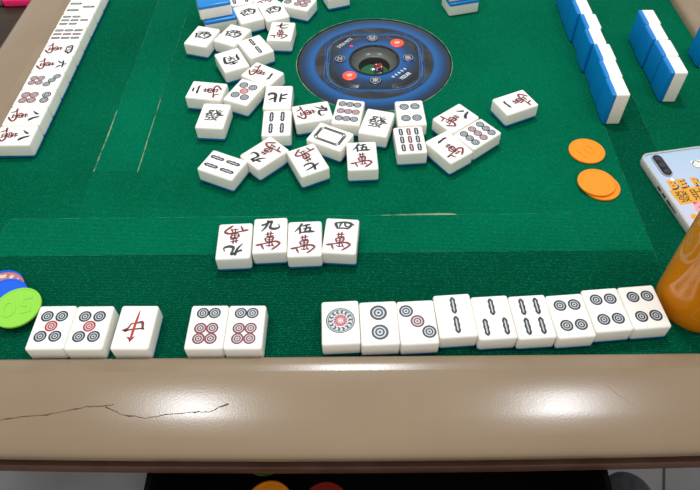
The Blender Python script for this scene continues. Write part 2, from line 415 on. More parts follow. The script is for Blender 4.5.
def radius_at(ang):
    best = 50
    for (x0, y0), (x1, y1) in zip(A, A[1:] + A[:1]):
        a0 = math.atan2(y0 - CY, x0 - CX); a1 = math.atan2(y1 - CY, x1 - CX); d = (a1 - a0) % (2 * PI)
        t = (ang - a0) % (2 * PI)
        if t <= d + 1e-9:
            u = t / d if d else 0; return math.hypot(x0 + (x1 - x0) * u - CX, y0 + (y1 - y0) * u - CY)
    return best
rings_ = []
for f_, z in ((1.0, .3), (.985, 1.1), (.8, 1.8), (None, 2.0), (0.0, .2)):
    row = []
    for k in range(NA):
        a = 2 * PI * k / NA; R2 = radius_at(a)
        r = R2 * f_ if f_ else 29.5 if f_ is None else 28.6
        row.append(bm.verts.new((CX + r * math.cos(a), CY + r * math.sin(a), z)))
    rings_.append(row)
for a, b_ in zip(rings_, rings_[1:]):
    for k in range(NA): bm.faces.new((a[k], a[(k + 1) % NA], b_[(k + 1) % NA], b_[k]))
tpart('control_panel', bm, PANELM, console, 40)
bm = bmesh.new()
rsq(55.5, 36, .45, 1.1, 0, bm, bulge=.02); rsq(57.5, 30, .42, .5, 1, bm, rot=.06); rsq(58, 34, .42, .5, 0, bm, rot=-.07); rsq(56.5, 26, .42, .45, 1, bm, rot=.13)
rsq(54, 28, .5, .8, 0, bm, rot=-.03); rsq(59.5, 30, .4, .35, 1, bm, rot=-.02)
tpart('line_ornament', bm, [LINEB, LINEB2], console, 0)
bm = bmesh.new()
lathe(bm, [(30.8, 2.0), (30.6, 2.9), (28.6, 3.0), (27.8, 1.6), (27.5, 0)], 64, CX, CY, 1)
lathe(bm, [(27.6, 1.2), (26, -2), (23, -5), (19, -7)], 64, CX, CY, 0)
lathe(bm, [(19, -7), (18, -8), (17.5, -16)], 64, CX, CY, 1)  # lower wall takes the black edge material: its shade is put into the colour
lathe(bm, [(17.5, -16), (0, -16)], 64, CX, CY, 2)
for f in bm.faces:
    f.normal_update()
    if f.normal.z < 0: f.normal_flip()
bowl = tpart('dice_bowl', bm, [BOWL, BOWLD, GREENB], console, 50); bowl['label'] = 'grey dice bowl with green bottom'
bm = bmesh.new()   # clear cover over the bowl
cov = mat('clear_plastic', (255, 255, 255), 0.03); n, l, b = nodes(cov)
tr = n.new('ShaderNodeBsdfTransparent'); fr = n.new('ShaderNodeFresnel'); fr.inputs[0].default_value = 1.35; gl = n.new('ShaderNodeBsdfGlossy'); gl.inputs['Roughness'].default_value = .08
ms = n.new('ShaderNodeMixShader'); l.new(fr.outputs[0], ms.inputs[0]); l.new(tr.outputs[0], ms.inputs[1]); l.new(gl.outputs[0], ms.inputs[2])
l.new(ms.outputs[0], n['Material Output'].inputs['Surface']); n.remove(b)
lathe(bm, [(28.4, 2.6), (25, 4.6), (19, 6.6), (12, 7.9), (5, 8.4), (0, 8.5)], 64, CX, CY)
tpart('bowl_cover', bm, cov, console, 60)
for (dx, dy, ch, r, led) in ((-40.8, 2, '北', 7.2, 0), (-1.4, 44.5, '西', 7.2, 0), (40.6, 2.5, '南', 7.2, 1), (.5, -40.5, '東', 7.6, 0)):
    bm = bmesh.new(); x, y = CX + dx, CY + dy
    zz = 1.55
    lathe(bm, [(r, zz), (r - .5, zz + 1.2), (r - 1, zz + 1.5), (0, zz + 1.7)], 32, x, y, 0)
    ring(bm, x, y, r, r + 1.1, zz + .1, 2)
    rt = math.atan2(dy, dx) + PI / 2
    glyph(bm, ch, x, y, 8, 7.4, zz + 1.8, 1, rt, bold=.02)
    ring(bm, x, y, 5.6, 6.1, zz + 1.62, 1)
    if led: ring(bm, x + .5, y - r - .6, 0, 1.3, zz + .6, 3, 12)
    for f in bm.faces:
        f.normal_update()
        if f.normal.z < 0: f.normal_flip()
    o = tpart('wind_button', bm, [BTN, GREYP, LINEB2, LED_B], console, 40)
for (dx, dy) in ((28.8, 34), (-29.4, -30.5)):
    bm = bmesh.new(); x, y = CX + dx, CY + dy
    lathe(bm, [(8.4, 1.5), (8.2, 2.7), (7.6, 3), (0, 3.2)], 32, x, y, 0)
    poly(bm, [(x + a, y + b2, 3.3) for a, b2 in ((-3.4, -.5), (-1.8, -2.8), (.6, -2), (3.2, -1.2), (3.4, 1.2), (1.4, 2.9), (-1, 2.2), (-2.8, 1.8))], 1)
    brush(bm, [(x - 1.4, y - .9, .7), (x - .2, y + .9, .7), (x + 1.6, y + .3, .7)], 3.36, 0)
    for f in bm.faces:
        f.normal_update()
        if f.normal.z < 0: f.normal_flip()
    tpart('dice_button', bm, [BTNR, PINKP], console, 40)
bm = bmesh.new()
glyph(bm, 'DYNA MATX', CX - 35.5, CY + 36.5, 25, 5.2, 2.0, 0, .86)
tpart('panel_lettering', bm, WHITEP, console, 0)
bm = bmesh.new(); ring(bm, CX - 27.5, CY + 29.5, 0, 1.9, 2.05, 0, 16); tpart('indicator_light', bm, LED_R, console, 0)
bm = bmesh.new()
glyph(bm, 'YEZUER', CX + 35.5, CY - 31.5, 17, 5.0, 2.0, 0, .80, bold=.02)
for k in range(5):
    a = k - 2; glyph(bm, 'S', CX + 28.5 + a * 3.6, CY - 25.5 + a * 3.7, 2.8, 3.6, 2.05, 0, .8, bold=.03)
tpart('panel_lettering', bm, WHITEP, console, 0)

def die(x, y, z, rz, s_, m1, m2, label):
    bm = bmesh.new(); h = s_ / 2; box(bm, -h, h, -h, h, 0, s_, s_ * .14, 3, 0)
    pip = s_ * .085
    def pips(n_, f):
        L_ = {1: [(0, 0)], 2: [(-.5, .5), (.5, -.5)], 3: [(-.5, .5), (0, 0), (.5, -.5)], 5: [(-.5, .5), (.5, .5), (0, 0), (-.5, -.5), (.5, -.5)], 4: [(-.5, .5), (.5, .5), (-.5, -.5), (.5, -.5)], 6: [(-.5, .5), (.5, .5), (-.5, 0), (.5, 0), (-.5, -.5), (.5, -.5)]}[n_]
        for a, b2 in L_:
            poly(bm, [f(a * h + pip * math.cos(2 * PI * k / 10), b2 * h + pip * math.sin(2 * PI * k / 10)) for k in range(10)], 1)
    pips(2, lambda a, b2: (a, b2, s_ + .05)); pips(5, lambda a, b2: (a, -h - .05, h + b2)); pips(4, lambda a, b2: (h + .05, a, h + b2)); pips(3, lambda a, b2: (-h - .05, -a, h + b2)); pips(6, lambda a, b2: (-a, h + .05, h + b2))
    o = obj('die', bm, [m1, m2], None, 40, (x, y, z), rz); tag(o, label, 'die', 'dice in the bowl of the centre console')
die(CX + 5.5, CY - .5, -15.95, .15, 10.5, mat('dark_red_plastic', (122, 14, 22), .15), WHITEINK, 'dark red die with white pips, the farther one in the console bowl')
die(CX + 5.5, CY - 10.8, -15.95, -.1, 9.5, mat('dark_blue_plastic', (22, 26, 48), .15), WHITEINK, 'dark blue die with white pips, nearer one in the console bowl')

# ------------------------------------------------------------------ mahjong tiles
TW, TH, TT, BL = 30.4, 40.4, 18.7, 4.2
def tile_meshes():
    """rounded block cut at the joint of ivory and blue plastic"""
    out = []
    for keep in (1, 0):
        bm = bmesh.new(); box(bm, -TW / 2 + .12, TW / 2 - .12, -TH / 2 + .12, TH / 2 - .12, 0, TT, 2.3, 4)
        bmesh.ops.bisect_plane(bm, geom=bm.verts[:] + bm.edges[:] + bm.faces[:], plane_co=(0, 0, BL), plane_no=(0, 0, 1), clear_inner=bool(keep), clear_outer=not keep)
        es = [e for e in bm.edges if e.is_boundary]; bmesh.ops.contextual_create(bm, geom=es)
        bmesh.ops.recalc_face_normals(bm, faces=bm.faces)
        out.append(bm)
    return out
bI, bB = tile_meshes()
_p = obj('ivory_body', bI, IVORY, None, 50); ME_I = _p.data; bpy.data.objects.remove(_p)
_p = obj('blue_back', bB, BLUE, None, 50); ME_B = _p.data; bpy.data.objects.remove(_p)
ZE = TT + 0.05
def dot(bm, x, y, d, col, z=ZE):
    r = d / 2
    ring(bm, x, y, r * .74, r * 1.04, z, col); ring(bm, x, y, 0, r * .74, z, 4)
    ring(bm, x, y, r * .36, r * .58, z + .02, col); ring(bm, x, y, 0, r * .17, z + .02, col, 12)
def stick(bm, x, y, L_, wd, col):
    """a bamboo stick: outlined bone with three bulges and a pale core"""
    N = 40; pts = []
    for k in range(N):
        a = 2 * PI * k / N
        t = math.sin(a); s_ = math.cos(a)
        yy = t * L_ / 2; prof = (1 - abs(t) ** 4) ** .5 if abs(t) < 1 else 0
        wob = 1 + .13 * math.cos(3 * PI * t)
        pts.append((x + (1 if s_ > 0 else -1) * wd / 2 * prof * wob if abs(s_) > 1e-6 else x, y + yy))
    c_in = [(x + (px - x) * .24, y + (py - y) * .74) for px, py in pts]
    a = [bm.verts.new((px, py, ZE)) for px, py in pts]; b_ = [bm.verts.new((px, py, ZE)) for px, py in c_in]
    for k in range(N):
        f = bm.faces.new((b_[k], a[k], a[(k + 1) % N], b_[(k + 1) % N])); f.material_index = col
    poly(bm, [(px, py, ZE) for px, py in c_in], 4)
def cv(l, z=ZE, bm=None, mi=0, ox=180, oy=208, sx=9.5, sy=7.25, k=1.0, bw=1.5):
    for st in l:
        brush(bm, [((x - ox) / sx * k, (oy - y) / sy * k, w_) for x, y, w_ in st], z, mi, bw=bw)
WAN = [[(143, 206, .8), (175, 201, 1.1), (212, 196, .7)], [(160, 186, 1.2), (163, 220, .7)], [(186, 181, 1.2), (187, 219, .7)], [(148, 224, .7), (180, 220, 1.0), (212, 216, .8)],
       [(140, 236, 1.3), (146, 252, 1.1), (150, 266, .8)], [(140, 236, .9), (175, 231, .9), (208, 229, 1.3), (206, 246, 1.2), (200, 260, .9)], [(150, 250, .7), (200, 245, .7)], [(150, 265, .8), (202, 259, .8)],
       [(176, 218, .9), (178, 262, 1.0), (176, 302, .8)],
       [(64, 288, .6), (85, 288, 1.7), (120, 281, 1.2), (165, 274, 1.1), (222, 264, 1.5), (250, 270, 1.7), (264, 282, 1.4), (240, 304, 1.5), (212, 322, 1.5), (196, 331, .5)],
       [(112, 285, 1.0), (122, 305, 1.4), (134, 327, .5)], [(150, 292, .7), (180, 300, 1.0), (208, 290, .9)], [(196, 272, .7), (206, 292, 1.1), (216, 304, .9)]]
NUM = {
 '一': [[(120, 142, .5), (140, 134, 1.8), (180, 128, 1.5), (215, 124, 1.8), (240, 132, .7)]],
 '二': [[(140, 108, .8), (160, 102, 1.6), (205, 100, 1.1)], [(112, 148, .7), (135, 142, 1.9), (180, 140, 1.4), (225, 138, 1.7), (248, 146, .6)]],
 '七': [[(105, 140, .7), (140, 130, 1.7), (200, 116, 1.4), (252, 108, .7)], [(168, 86, 1.6), (160, 120, 1.8), (162, 152, 1.7), (190, 164, 1.8), (235, 160, 1.3), (250, 146, .5)]],
 '八': [[(160, 106, 1.6), (145, 128, 1.7), (108, 158, .6)], [(185, 92, .6), (200, 100, 1.6), (212, 128, 2.0), (240, 154, 2.4), (262, 158, .5)]],
 '九': [[(158, 86, 1.7), (158, 108, 1.5), (140, 145, 1.5), (103, 180, .5)], [(104, 124, 1.6), (120, 124, 1.6), (150, 112, 1.3), (190, 96, 1.8), (184, 122, 1.4), (178, 148, 1.9), (205, 160, 2.0), (240, 156, 1.7), (258, 144, 1.0), (246, 120, .5)]],
 '四': [[(122, 108, 1.8), (134, 132, 1.8), (148, 156, .8)], [(120, 108, 1.2), (160, 102, 1.4), (205, 98, 1.5), (250, 104, 1.7), (284, 122, .7)], [(262, 110, 1.6), (248, 134, 1.8), (224, 156, .9)], [(172, 104, 1.4), (166, 122, 1.2), (158, 140, .8)], [(205, 102, 1.3), (206, 122, 1.2), (216, 132, 1.1), (232, 130, .8)], [(146, 150, 1.2), (190, 148, 1.2), (230, 148, 1.2)]],
 '伍': [[(158, 84, 1.7), (140, 112, 1.6), (94, 156, .5)], [(138, 122, 1.5), (141, 150, 1.5), (139, 174, .8)], [(162, 108, .9), (195, 100, 1.5), (228, 96, 1.0)], [(198, 100, 1.3), (190, 128, 1.2), (180, 156, 1.2)], [(166, 132, .9), (200, 126, 1.3), (226, 122, 1.4), (222, 152, 1.2)], [(148, 162, .9), (190, 156, 1.5), (235, 154, 1.9), (266, 158, .5)]],
 '六': [[(172, 84, 1.6), (184, 100, 1.3)], [(112, 124, .8), (150, 116, 1.6), (215, 108, 1.5), (246, 112, .6)], [(160, 126, 1.5), (142, 148, 1.4), (112, 168, .5)], [(196, 122, .8), (216, 142, 1.8), (244, 160, .9)]],
}
XI = [[(-7.5, 6.0, .6), (-3, 6.8, 1.3), (3, 8.0, 1.7), (6.5, 7.8, .6)], [(-9, 3.2, 1.2), (-6.6, .6, 1.7), (-5.6, -5.4, 1.1)], [(-8.6, 3.2, 1.0), (0, 4.2, 1.3), (6.5, 5.2, 2.0), (10.5, 3.4, .5)], [(9.0, 3.6, 1.6), (7.6, -.5, 2.3), (4.4, -5.2, .8)],
      [(-2.2, 7.0, 1.1), (-2.6, 2.4, 1.3), (-5, -.8, .7)], [(2.4, 7.4, 1.2), (1.9, 2.2, 1.2), (3.2, .2, 1.2), (5.2, .3, .8)], [(-5.6, -3.8, 1.1), (0, -3.4, 1.2), (5.4, -3.4, 1.1)], [(-4.0, -.9, .7), (-2, -1.6, 1.3), (0, -.9, .8)]]
NAN = [[(-5, 7.2, .8), (0, 8.2, 1.7), (5, 7.8, .7)], [(0, 10, 1.5), (.2, 4.5, 1.2)], [(-7.4, 3.6, 1.8), (-6.8, -2, 2.2), (-8.4, -7.4, .6)], [(-7.4, 3.8, 1.2), (0, 4.8, 1.6), (7, 4.6, 2.4), (7.6, 0, 2.2), (6.0, -6.4, 1.8), (3.6, -5.2, .6)], [(-3.4, 2.4, 1.2), (-2, .6, .8)], [(3, 2.8, 1.1), (1.6, .6, .8)], [(-4, -.6, 1.0), (4, 0, 1.2)], [(-4, -3, .9), (4, -2.8, 1.0)], [(0, .4, 1.5), (0, -7, .9)]]
BEI = [[(-9, 3.2, 1.0), (-5, 2.8, 1.8), (-2.6, 3.0, 1.2)], [(-2.6, 8.2, 1.8), (-2.8, 2, 1.7), (-3.2, -5.6, 1.2)], [(-9.5, -4.2, 1.6), (-6, -2.6, 1.8), (-2.8, -.6, .9)],
       [(2.2, 8.8, 1.5), (2.6, 4, 2.2), (2.4, -2.5, 2.4), (4.5, -5.2, 2.6), (8.5, -4.8, 2.4), (9.8, -1.8, 1.2)], [(9, 5.2, .8), (6.0, 3.0, 1.7), (2.4, 1.4, 1.0)]]
def engraving(kind):
    bm = bmesh.new(); k, v = kind[0], kind[1:]
    B_, R__ = 0, 1
    if k == 'D':
        n_ = int(v)
        if n_ == 1:
            ring(bm, 0, 1.2, 10.6, 11.5, ZE + .02, 3, 48); ring(bm, 0, 1.2, 9.3, 10.0, ZE + .02, 3, 48); ring(bm, 0, 1.2, 5.6, 10.6, ZE, 4, 48)
            ring(bm, 0, 1.2, 2.0, 5.4, ZE + .01, 2, 40); ring(bm, 0, 1.2, 0, 2.0, ZE + .01, 6, 20)
            for i in range(14):
                a = 2 * PI * i / 14; c_, s_ = math.cos(a), math.sin(a)
                f_ = lambda r, t: (r * c_ - t * s_, 1.2 + r * s_ + t * c_)
                brush(bm, [f_(6.2, -.8) + (.9,), f_(7.6, .8) + (1.7,), f_(9.1, -.2) + (1.2,)], ZE + .02, 3)
                x_, y_ = f_(4.5, 0); ring(bm, x_, y_, 0, .42, ZE + .03, 4, 8)
                brush(bm, [f_(2.2, .3) + (.3,), f_(3.4, .3) + (.3,)], ZE + .03, 6)
            for i in range(8):
                a = 2 * PI * i / 8; ring(bm, 1.2 * math.cos(a), 1.2 + 1.2 * math.sin(a), 0, .35, ZE + .03, 1, 8)
        else:
            L_ = {2: (13.2, [(0, 8.9, 0), (0, -8.7, 0)]), 3: (10.8, [(-8.0, 10, 0), (0, .3, 1), (8.2, -9.6, 0)]), 4: (9.8, [(-5.8, 9.4, 0), (5.8, 9.4, 0), (-5.8, -9.0, 0), (5.8, -9.0, 0)]),
                  5: (9.6, [(-5.8, 9.6, 0), (5.8, 9.6, 0), (0, .6, 2), (-5.8, -8.6, 0), (5.8, -8.6, 0)]),
                  6: (9.5, [(-4.7, 12.2, 0), (4.7, 12.2, 0), (-4.7, -1.6, 1), (4.7, -1.6, 1), (-4.7, -10.8, 1), (4.7, -10.8, 1)]),
                  7: (8.2, [(-7, 13.6, 0), (0, 9.8, 0), (7, 6.0, 0), (-4.1, -3.4, 1), (4.1, -3.4, 1), (-4.1, -11.6, 1), (4.1, -11.6, 1)]),
                  9: (8.3, [(a * 8.1, b2 * 11.6, 1 if b2 == 0 else 0) for b2 in (1, 0, -1) for a in (-1, 0, 1)])}[n_]
            for x, y, c_ in L_[1]: dot(bm, x, y, L_[0], c_)
            if n_ == 6:
                for x, y in ((0, -1.6), (0, -10.8), (-4.7, -6.2), (4.7, -6.2)): ring(bm, x, y, 0, .9, ZE + .02, 2, 10)
    elif k == 'B':
        n_ = int(v)
        L_ = {2: (15.8, 4.5, [(0, 9.0, 0), (0, -8.8, 0)]), 3: (15.8, 4.4, [(0, 9.2, 0), (-7.8, -9, 0), (7.8, -9, 0)]), 4: (15.8, 4.4, [(-5.8, 9, 0), (5.8, 9, 0), (-5.8, -9, 0), (5.8, -9, 0)]),
              7: (10.4, 4.2, [(0, 12, 1)] + [(a * 8, b2, 0) for a in (-1, 0, 1) for b2 in (0, -11.8)]),
              9: (10.8, 4.4, [(a * 8, b2 * 11.8, 1 if a == 0 else 0) for a in (-1, 0, 1) for b2 in (1, 0, -1)])}[n_]
        for x, y, c_ in L_[2]: stick(bm, x, y, L_[0], L_[1], c_)
    elif k == 'W':
        cv(NUM[v], bm=bm, mi=0); cv(WAN, bm=bm, mi=1, bw=1.45)
    elif k == 'F':
        v_ = {'xi': XI, 'nan': NAN, 'bei': BEI}[v]
        for st in v_: brush(bm, [(x * 1.08, y * 1.08, w_) for x, y, w_ in st], ZE, 0, bw=1.5)
    elif k == 'G':
        glyph(bm, '發', 0, .5, 18, 18, ZE, 3, 0, .12, bold=.012)
        brush(bm, [(2, 6, .5), (5, 2.5, 1.6), (9.6, .2, 2.0), (11.6, .6, .4)], ZE + .01, 0)
        brush(bm, [(-9.6, -.6, .4), (-6, 1.4, 1.3), (-2, 5.2, .8)], ZE + .01, 0)
    elif k == 'Z':
        brush(bm, [(1.0, 15.0, .5), (.6, 8, 1.5), (0, 0, 1.7), (-.4, -7.6, 1.6), (-.6, -11.5, .9)], ZE + .02, 2, bw=1.25)
        brush(bm, [(-9.2, -3.2, .6), (-6.4, -3.0, 2.0), (-4.6, -1.0, 1.2), (-3.0, 2.4, 1.1), (0, 3.0, .9), (5.0, 4.0, 1.9), (6.2, 1.4, 1.6), (6.8, -1.4, 1.4), (8.4, -2.8, .4)], ZE, 1, bw=1.3)
        brush(bm, [(-7, -4.6, 1.2), (-3, -2.8, 1.1), (5.6, -1.8, 1.1), (7.6, -2.6, .6)], ZE, 1, bw=1.3)
        poly(bm, [(-4.6, -8.8, ZE), (-1.2, -9.8, ZE), (1.6, -9.0, ZE), (3.0, -8.0, ZE), (.6, -12.0, ZE), (-.8, -14.2, ZE), (-2.0, -11.6, ZE)][::-1], 1)
    elif k == 'P':
        for (a, b2, c_, w_) in ((9.6, 14.6, 2.6, 1.15), (7.6, 12.6, 2.6, 1.15)):
            pts = [(-a + c_, b2), (a - c_, b2), (a, b2 - c_), (a, -b2 + c_), (a - c_, -b2), (-a + c_, -b2), (-a, -b2 + c_), (-a, b2 - c_)]
            brush(bm, [(x, y, w_) for x, y in pts], ZE, 3, closed=True)
        for i in range(22):
            t = -11.5 + i * 23 / 21
            for s_ in (-1, 1): brush(bm, [(s_ * 7.8, t,   .75), (s_ * 9.4, t + .9,   .75)], ZE, 3)
        for i in range(14):
            t = -6.8 + i * 13.6 / 13
            for s_ in (-1, 1): brush(bm, [(t, s_ * 12.8,   .75), (t + .9, s_ * 14.4,   .75)], ZE, 3)
    for f in bm.faces:
        f.normal_update()
        if f.normal.z < 0: f.normal_flip()
    return bm
INKS = [INK, RED, REDB, INK_G, PALE, BLUE, WHITEINK]
_eng = {}
def make_tile(kind, loc, rot, label, group, euler=None):
    t = empty('mahjong_tile', loc, math.radians(rot)); tag(t, label, 'mahjong tile', group)
    if euler is not None: t.rotation_euler = euler
    a = bpy.data.objects.new('ivory_body', ME_I); C.objects.link(a); a.parent = t
    b2 = bpy.data.objects.new('blue_back', ME_B); C.objects.link(b2); b2.parent = t
    if kind:
        if kind not in _eng:
            o = obj('engraving', engraving(kind), INKS, None, 0); _eng[kind] = o.data; bpy.data.objects.remove(o)
        c_ = bpy.data.objects.new('engraving', _eng[kind]); C.objects.link(c_); c_.parent = t
    return t
G1 = 'face-up tiles along the front rim'; G2 = 'four character tiles in front of the discards'; G3 = 'discarded tiles scattered near the centre'
G4 = 'face-up tiles in the row beside the left rim'; G5 = 'standing tiles in the long right-hand row'; G6 = 'standing tiles in the short right-hand row'
Z0 = ZT
TILES = [
 ('D5', -246.5, 254.5, 0.2, 'ivory tile with five dots, leftmost in the front row, beside the lime chip', G1),
 ('D5', -215.9, 254.0, 0.0, 'ivory tile with five dots, second from left, beside the red centre-character tile', G1),
 ('Z', -179.7, 253.9, -.6, 'ivory tile with a single red sword-like character, front row', G1),
 ('D6', -122.4, 253.5, 0, 'left one of two paired six-dot tiles in the front row', G1),
 ('D6', -91.9, 253.2, -.1, 'right one of two paired six-dot tiles in the front row', G1),
 ('D1', -16.3, 256.5, 2.4, 'ivory tile with one large ornate wheel in green and red', G1),
 ('D2', 14.4, 255.7, 2.4, 'ivory tile with two large dark dots, one above the other', G1),
 ('D3', 44.8, 256.2, 2.9, 'ivory tile with three diagonal dots, the middle one red', G1),
 ('B2', 75.3, 261.9, 3.7, 'two-bamboo tile in the front row, between three dots and three bamboos', G1),
 ('B3', 105.8, 260.0, 3.4, 'ivory tile with three bamboo sticks in the front row', G1),
 ('B4', 136.4, 260.3, 3.4, 'ivory tile with four bamboo sticks in the front row', G1),
 ('D4', 167.0, 260.8, 4.2, 'four-dot tile of the front row, beside the four-bamboo tile', G1),
 ('D4', 197.4, 266.0, 4.6, 'four-dot tile of the front row, middle one of the three', G1),
 ('D4', 227.9, 268.4, 4.6, 'four-dot tile at the right end of the front row, touching the orange cup', G1),
 ('W九', -111.4, 340.3, 182.4, 'upside-down nine-character tile, leftmost of the four in a row', G2),
 ('W九', -80.2, 346.3, 2.7, 'upright nine-character tile, second in the row of four', G2),
 ('W伍', -49.2, 342.0, 2.0, 'five-character tile in the row of four, between nine and four', G2),
 ('W四', -17.2, 344.8, 355.3, 'four-character tile, rightmost in the row of four', G2),
 ('Fxi', -190.3, 659.8, 342.8, 'west-character tile farthest left among the scattered discards', G3),
 ('Fxi', -153.5, 661.9, 334.2, 'west-character tile in front of the face-down stack of two', G3),
 ('Fxi', -139.6, 709.7, 22.9, 'west-character tile just right of the face-down stack of two', G3),
 ('Fxi', -107.6, 714.4, 22.0, 'west-character tile touching the seven-character tile behind it', G3),
 ('W七', -94.5, 668.3, 355.3, 'seven-character tile standing left of the round console', G3),
 ('B2', -122.9, 637.2, 31.1, 'two-bamboo tile lying among the scattered discards', G3),
 ('Fnan', -147.9, 610.6, 206.2, 'tile with an upside-down black character, left of the two-bamboo discard', G3),
 ('W一', -109.4, 583.0, 237.3, 'one-character tile turned sideways behind the five-dot discard', G3),
 ('W二', -168.6, 554.0, 81.1, 'two-character tile turned sideways at the left of the discards', G3),
 ('D5', -126.7, 550.9, 335.5, 'five-dot tile lying aslant among the discards', G3),
 ('G', -154.9, 511.0, 354.8, 'green-dragon tile at the left side of the discards', G3),
 ('Fbei', -88.3, 540.9, 179.6, 'north-character tile lying upside down behind the four-bamboo discard', G3),
 ('B4', -86.4, 498.6, 1.8, 'four-bamboo discard touching the north tile', G3),
 ('W九', -49.8, 514.8, 283.4, 'nine-character discard turned sideways, behind the framed blank tile', G3),
 ('D9', -11.5, 514.8, 350.6, 'nine-dot discard in front of the console, behind the blank framed tile', G3),
 ('G', 18.3, 497.3, 344.7, 'green-dragon tile in front of the console, beside the nine dots', G3),
 ('P', -30.0, 476.4, 242.0, 'white-dragon tile showing only an empty double frame', G3),
 ('W伍', 2.6, 447.6, 2.7, 'five-character discard in front of the green-dragon tile', G3),
 ('W九', -95.0, 453.5, 134.6, 'nine-character discard lying aslant beside the nearest four-bamboo tile', G3),
 ('B4', -135.1, 436.8, 245.0, 'four-bamboo tile at the front left of the discards', G3),
 ('W七', -51.2, 442.8, 205.3, 'seven-character discard lying upside down near the front', G3),
 ('D4', 54.5, 512.3, 3.1, 'four-dot discard in front of the console, touching the nine bamboos', G3),
 ('B9', 51.5, 469.9, 4.2, 'nine-bamboo discard with a red middle column', G3),
 ('W八', 101.6, 503.1, 308.9, 'eight-character discard at the right, turned sideways', G3),
 ('D9', 121.2, 478.2, 308.5, 'nine-dot discard at the right, beside the eight-character tile', G3),
 ('W一', 90.0, 459.3, 35.4, 'one-character discard touching the right-hand nine-dot tile', G3),
 ('W一', 168.2, 527.9, 114.8, 'lone one-character tile lying apart right of the console', G3),
 ('D6', -77.6, 734.5, 67.5, 'six-dot discard at the top edge, above the seven-character tile', G3),
 ('D3', -31.6, 764.5, 20, 'tile at the top edge of the photo, behind the console', G3),
 ('W三', -124.0, 748.6, 23, 'character tile cut by the top edge, behind two west tiles', G3),
 ('B3', -156.0, 749.5, 17, 'tile cut by the top edge, behind the face-down stack', G3),
]
NUM['三'] = NUM['二']
KP = 0.9955
for (k, x, y, a, lab, grp) in TILES: make_tile(k, (x * KP - .7, y * KP - (.5 if y > 400 else -.4), Z0), a, lab, grp)
# left row: faces up, tops of the faces toward the centre
LEFT = [('W八', 485.0, 'eight-character tile at the near end of the left row'), ('W八', 515.8, 'eight-character tile, second from the near end of the left row'), ('D6', 546.2, 'six-dot tile in the left row'),
        ('D7', 576.6, 'seven-dot tile in the left row'), ('W六', 606.8, 'six-character tile in the left row'), ('W四', 637.6, 'four-character tile in the left row'), ('B9', 668.0, 'nine-bamboo tile in the left row'),
        ('B7', 698.6, 'seven-bamboo tile in the left row, with one red stick'), ('B3', 729.6, 'three-bamboo tile in the left row'), ('B2', 760.2, 'tile at the far visible end of the left row')]
for k, y, lab in LEFT: make_tile(k, (-355.8 + random.uniform(-.25, .25), y - 4.5, Z0), -90, lab, G4)
# face-down stacks
ang = math.radians(17.7)
def stacked(cx_, cy_, rz, z, lab, grp):
    # blue side up: flip about the tile's own long axis
    t = make_tile(None, (cx_, cy_, z), 0, lab, grp)
    t.rotation_euler = (PI, 0, math.radians(rz)); return t
GS = 'face-down stack at the top left of the discards'
u = Vector((math.cos(ang), math.sin(ang))); v_ = Vector((-math.sin(ang), math.cos(ang)))
lo_ = Vector((-191.5, 685.2)) + u * TH / 2 + v_ * TW / 2
up_ = Vector((-196.2, 688.4)) + u * TH / 2 + v_ * TW / 2
stacked(lo_.x, lo_.y, 90 + 17.7, Z0 + TT, 'lower face-down blue-backed tile of the stack left of the west tiles', GS)
stacked(up_.x, up_.y, 90 + 17.7, Z0 + 2 * TT + .1, 'upper face-down blue-backed tile of the stack left of the west tiles', GS)
GS2 = 'face-down stack behind the console'
ang2 = math.radians(15); u = Vector((math.cos(ang2), math.sin(ang2))); v_ = Vector((-math.sin(ang2), math.cos(ang2)))
b0 = Vector((117, 720.5)) + u * TH / 2 + v_ * TW / 2
stacked(b0.x, b0.y, 90 + 15, Z0 + TT, 'lower blue-backed tile of the stack behind the console at the top edge', GS2)
stacked(b0.x - 1, b0.y + 2.6, 90 + 15, Z0 + 2 * TT + .1, 'upper blue-backed tile of the stack behind the console at the top edge', GS2)
# standing rows: blue backs facing the centre, long side upright
def standing(x, y, lab, grp, turn=0.0):
    t = make_tile(None, (x - 1.2, y + TW / 2 - .8, Z0 + TH / 2), 0, lab, grp)
    # local z -> +x, local y -> +z, local x -> -y ... blue side (z=0) at x
    t.rotation_mode = 'XYZ'
    Mx = Matrix(((0, 0, 1), (1, 0, 0), (0, 1, 0))).to_4x4()
    t.rotation_euler = (Matrix.Rotation(turn, 4, 'Z') @ Mx).to_euler(); return t
names1 = ['nearest upright tile of the long blue-backed row', 'second nearest upright tile of the long blue-backed row', 'third nearest upright tile of the long blue-backed row', 'fourth nearest upright tile of the long blue-backed row', 'fifth nearest upright tile of the long blue-backed row', 'sixth nearest upright tile of the long blue-backed row', 'upright tile of the long blue-backed row at the top edge', 'farthest upright tile of the long blue-backed row']
for (x, y), lab in zip([(260.6, 508.0), (261.4, 538.6), (263.0, 569.1), (260.4, 599.7), (262.8, 630.2), (260.2, 660.8), (260.6, 691.3), (261.6, 721.9)], names1): standing(x, y, lab, G5)
for (x, y), lab in zip([(332.3, 543.9), (332.9, 575.2), (331.9, 606.5), (333.3, 637.4)], ['nearest of the four upright tiles in the short blue-backed row', 'second nearest of the four upright tiles in the short blue-backed row', 'third nearest of the four upright tiles in the short blue-backed row', 'farthest of the four upright tiles in the short blue-backed row']): standing(x, y, lab, G6)
standing(395.8, 606.4, 'upright blue-backed tile cut by the right edge, beside the tan rim', 'upright tiles beside the right rim')

